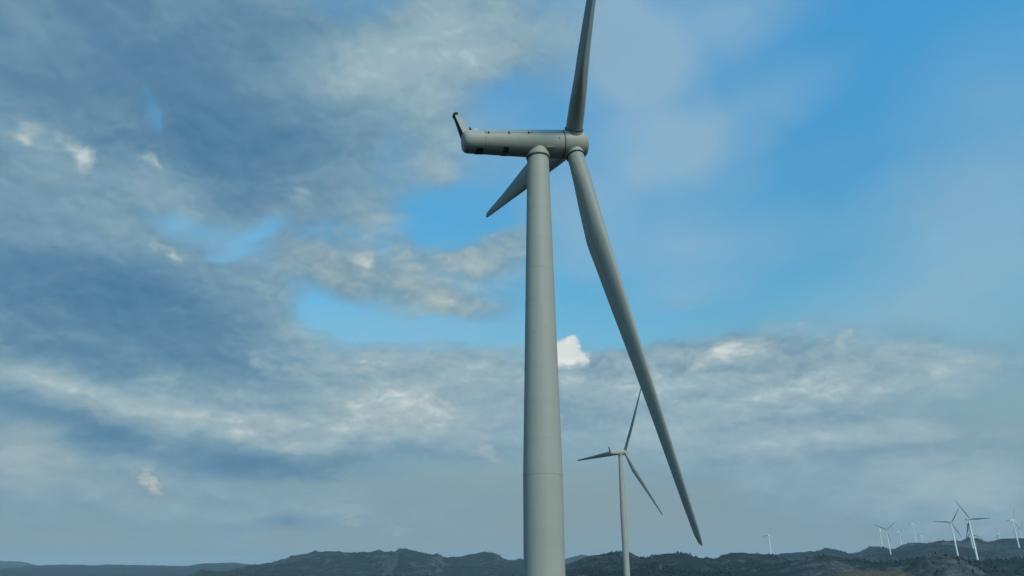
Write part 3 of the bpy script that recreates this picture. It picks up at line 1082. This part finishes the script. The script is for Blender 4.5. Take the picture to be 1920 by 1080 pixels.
        for (s, angd, l, w) in ((-10.95, 256, 0.85, 0.86), (-8.05, 245, 0.6, 0.78)):
            for mir in (0, 1):
                ang = R(angd) if not mir else PI - R(angd)
                def vent():
                    v, f = [], []
                    m_ = 6
                    for i in range(m_ + 1):
                        aa = ang - w / 2.8 + w / 1.4 * i / m_
                        for ds, o in ((-l / 2, -0.05), (-l / 2, 0.012), (l / 2, 0.012), (l / 2, -0.05)):
                            v.append(around(s + ds, nac_r(s), o, aa))
                    for i in range(m_):
                        for j in range(4):
                            k = (j + 1) % 4
                            f.append((i * 4 + j, i * 4 + k, i * 4 + 4 + k, i * 4 + 4 + j))
                    f += [(3, 2, 1, 0), (m_ * 4, m_ * 4 + 1, m_ * 4 + 2, m_ * 4 + 3)]
                    return pyd('vent', v, f)
                vo = obj('vent', shared(('vt', s, mir), vent), M_DARK, na_, smooth=False)
                def vslats():
                    vv, ff = [], []
                    for q in range(4):
                        aa = ang - w / 2.8 + w / 1.4 * (q + 0.5) / 4
                        b0 = len(vv)
                        for ds in (-l / 2, l / 2):
                            for da, o in ((-0.012, 0.0), (-0.012, 0.035), (0.012, 0.035), (0.012, 0.0)):
                                vv.append(around(s + ds, nac_r(s), o, aa + da))
                        for j in range(4):
                            k = (j + 1) % 4
                            ff.append((b0 + j, b0 + k, b0 + 4 + k, b0 + 4 + j))
                    return pyd('vent_louvre', vv, ff)
                obj('vent_louvre', shared(('vl', s, mir), vslats), M_SEAM, vo, smooth=False)
        # roof hatch and wind sensor
        obj('roof_hatch', shared('rh', lambda: revolve('roof_hatch', [(0.42, -0.1), (0.42, 0.14), (0.36, 0.2), (0.05, 0.22)], frame_z(nac(-11.15, 0, nac_r(-11.15) - 0.02), U_LOC), 24)), M_WHITE, na_)
        obj('wind_sensor', shared('wsn', lambda: revolve('wind_sensor', [(0.05, -0.2), (0.05, 0.14), (0.15, 0.18), (0.15, 0.3), (0.05, 0.42), (0.03, 0.55)], frame_z(nac(-11.75, -0.25, nac_r(-11.9) - 0.05), U_LOC), 12)), M_DARK, na_)
        cb = around(-2.05, nac_r(-2.05), 0.01, R(186))
        obj('bolt', shared('blt', lambda: revolve('bolt', [(0.07, -0.05), (0.07, 0.04), (0.03, 0.06)], frame_z(cb, (0, -1, 0)), 10)), M_SEAM, na_)
        obj('bracket', shared('brk', lambda: box('bracket', 0.75, 0.3, 0.13, Matrix.Translation((1.05, -1.15, 78.5)) @ Matrix.Rotation(R(-20), 4, 'Z'), 0.04)), M_SHELL, root, smooth=False)
    # hub
    hp = [(1.5, -1.3), (1.64, -1.26), (1.68, -0.9), (1.69, 0), (1.66, 0.6), (1.6, 1.05), (1.48, 1.38), (1.25, 1.62), (0.85, 1.76), (0.4, 1.82), (0.02, 1.84)]
    Mh = frame_z(HUB_LOC, A_LOC)
    hub = obj('hub', shared(('hub', level, white), lambda: revolve('hub', hp, Mh, 72 if level == 2 else 20)), M_SH, root)
    if level == 2:
        obj('spinner_seam', shared('sps', lambda: revolve('spinner_seam', [(1.555, 1.15), (1.575, 1.15), (1.565, 1.18), (1.545, 1.18)], Mh, 72, False, False)), M_STRIP, hub)
    # blades
    for k in range(3):
        an = phase + k * 2 * PI / 3
        b0 = U_LOC * math.cos(an) + R_LOC * math.sin(an)
        b = (b0 * math.cos(CONE) + A_LOC * math.sin(CONE)).normalized()
        vx = -(A_LOC.cross(b)).normalized()
        Mb = Matrix((vx, b.cross(vx), b)).transposed().to_4x4()
        Mb.translation = HUB_LOC
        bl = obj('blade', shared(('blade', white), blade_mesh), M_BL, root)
        bl.matrix_local = Mb
        if level == 2:
            c = obj('blade_collar', shared('bc', lambda: revolve('blade_collar', [(1.05, 0.9), (1.05, 1.72), (1.02, 1.78), (0.96, 1.78)], n=48)), M_SHELL, bl)
            c = obj('root_seal', shared('rsl', lambda: revolve('root_seal', [(0.9, 1.77), (1.06, 1.77), (1.075, 1.80), (1.075, 1.86), (1.05, 1.89), (0.9, 1.89)], n=48)), M_SEAM, bl)
            obj('edge_strip', shared('es1', lambda: blade_strip(3.4, 11.0, R(70), R(70), 0.05)), M_STRIP, bl, smooth=False)
            obj('edge_strip', shared('es2', lambda: blade_strip(4.2, 22.0, R(100), R(92), 0.05)), M_STRIP, bl, smooth=False)
            obj('edge_strip', shared('es3', lambda: blade_strip(5.0, 13.5, R(-150), R(-158), 0.09)), M_SEAM, bl, smooth=False)
    return root


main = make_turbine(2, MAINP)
main.location = (TX, TY, 0)
main.rotation_euler = (0, 0, PI / 2 - MAINY)
tag(main, 'huge near wind turbine whose grey tower and blades fill the picture height', 'wind turbine', 'wind turbines of the wind farm')

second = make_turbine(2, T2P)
second.location = PADS[-2]
second.rotation_euler = (0, 0, PI / 2 - T2Y)
tag(second, 'middle-sized pale wind turbine partly crossed by the long near blade tip', 'wind turbine', 'wind turbines of the wind farm')

for q, ((h, yaw, ph, lab), pad) in enumerate(zip(FAR_POS, PADS)):
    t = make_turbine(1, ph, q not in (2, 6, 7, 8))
    t.location = pad
    t.rotation_euler = (0, 0, PI / 2 - yaw)
    tag(t, lab, 'wind turbine', GRP)

# ------------------------------------------------------------------ measuring mast on the ridge
mp_ = hub_at(1533, 1008, 3200)
mz = float(ground_z([mp_[0]], [mp_[1]])[0])
topz = CZ + mp_[2]
mast = bpy.data.objects.new('measuring_mast', None)
COL.objects.link(mast)
mast.location = (mp_[0], mp_[1], mz)
tag(mast, 'thin grey lattice measuring mast on the dark ridge', 'mast')
H = topz - mz
for k in range(3):
    a = 2 * PI * k / 3
    obj('mast_leg', revolve('mast_leg', [(0.22, -1), (0.16, H)], frame_z((0.6 * math.cos(a), 0.6 * math.sin(a), 0), (0, 0, 1)), 6), M_STEEL, mast)
bv, bf = [], []
for q in range(int(H / 2.5)):
    k = q % 3
    a, b2 = 2 * PI * k / 3, 2 * PI * (k + 1) / 3
    p0 = Vector((0.6 * math.cos(a), 0.6 * math.sin(a), q * 2.5)); p1 = Vector((0.6 * math.cos(b2), 0.6 * math.sin(b2), q * 2.5 + 2.5))
    d = (p1 - p0).normalized(); s1 = d.orthogonal().normalized() * 0.09; s2 = d.cross(s1)
    o = len(bv)
    for p in (p0, p1):
        bv += [p + s1, p + s2, p - s1, p - s2]
    bf += [(o + j, o + (j + 1) % 4, o + 4 + (j + 1) % 4, o + 4 + j) for j in range(4)]
obj('bracing', pyd('bracing', bv, bf), M_STEEL, mast, smooth=False)

# ------------------------------------------------------------------ air
HAZE = 0.6e-4
zmin = float(Z.min()) - 1.0
ztop = max(CZ + h[2] for (h, _, _, _) in FAR_POS) + 60
ztop = max(ztop, float(Z.max()) + 15)
L = 32000.0
hzme = box('haze', L, L, ztop - zmin, Matrix.Translation((0, 0, (ztop + zmin) / 2)))
hm = bpy.data.materials.new('pale_air')
hm.use_nodes = True
for n in list(hm.node_tree.nodes): hm.node_tree.nodes.remove(n)
pv = hm.node_tree.nodes.new('ShaderNodeVolumePrincipled')
pv.inputs['Color'].default_value = (0.66, 0.86, 1.0, 1)
pv.inputs['Density'].default_value = HAZE
ho = hm.node_tree.nodes.new('ShaderNodeOutputMaterial')
hm.node_tree.links.new(pv.outputs[0], ho.inputs['Volume'])
hz_o = obj('haze', hzme, hm, smooth=False)
tag(hz_o, 'pale blue haze lying over the hills', 'haze', kind='stuff')
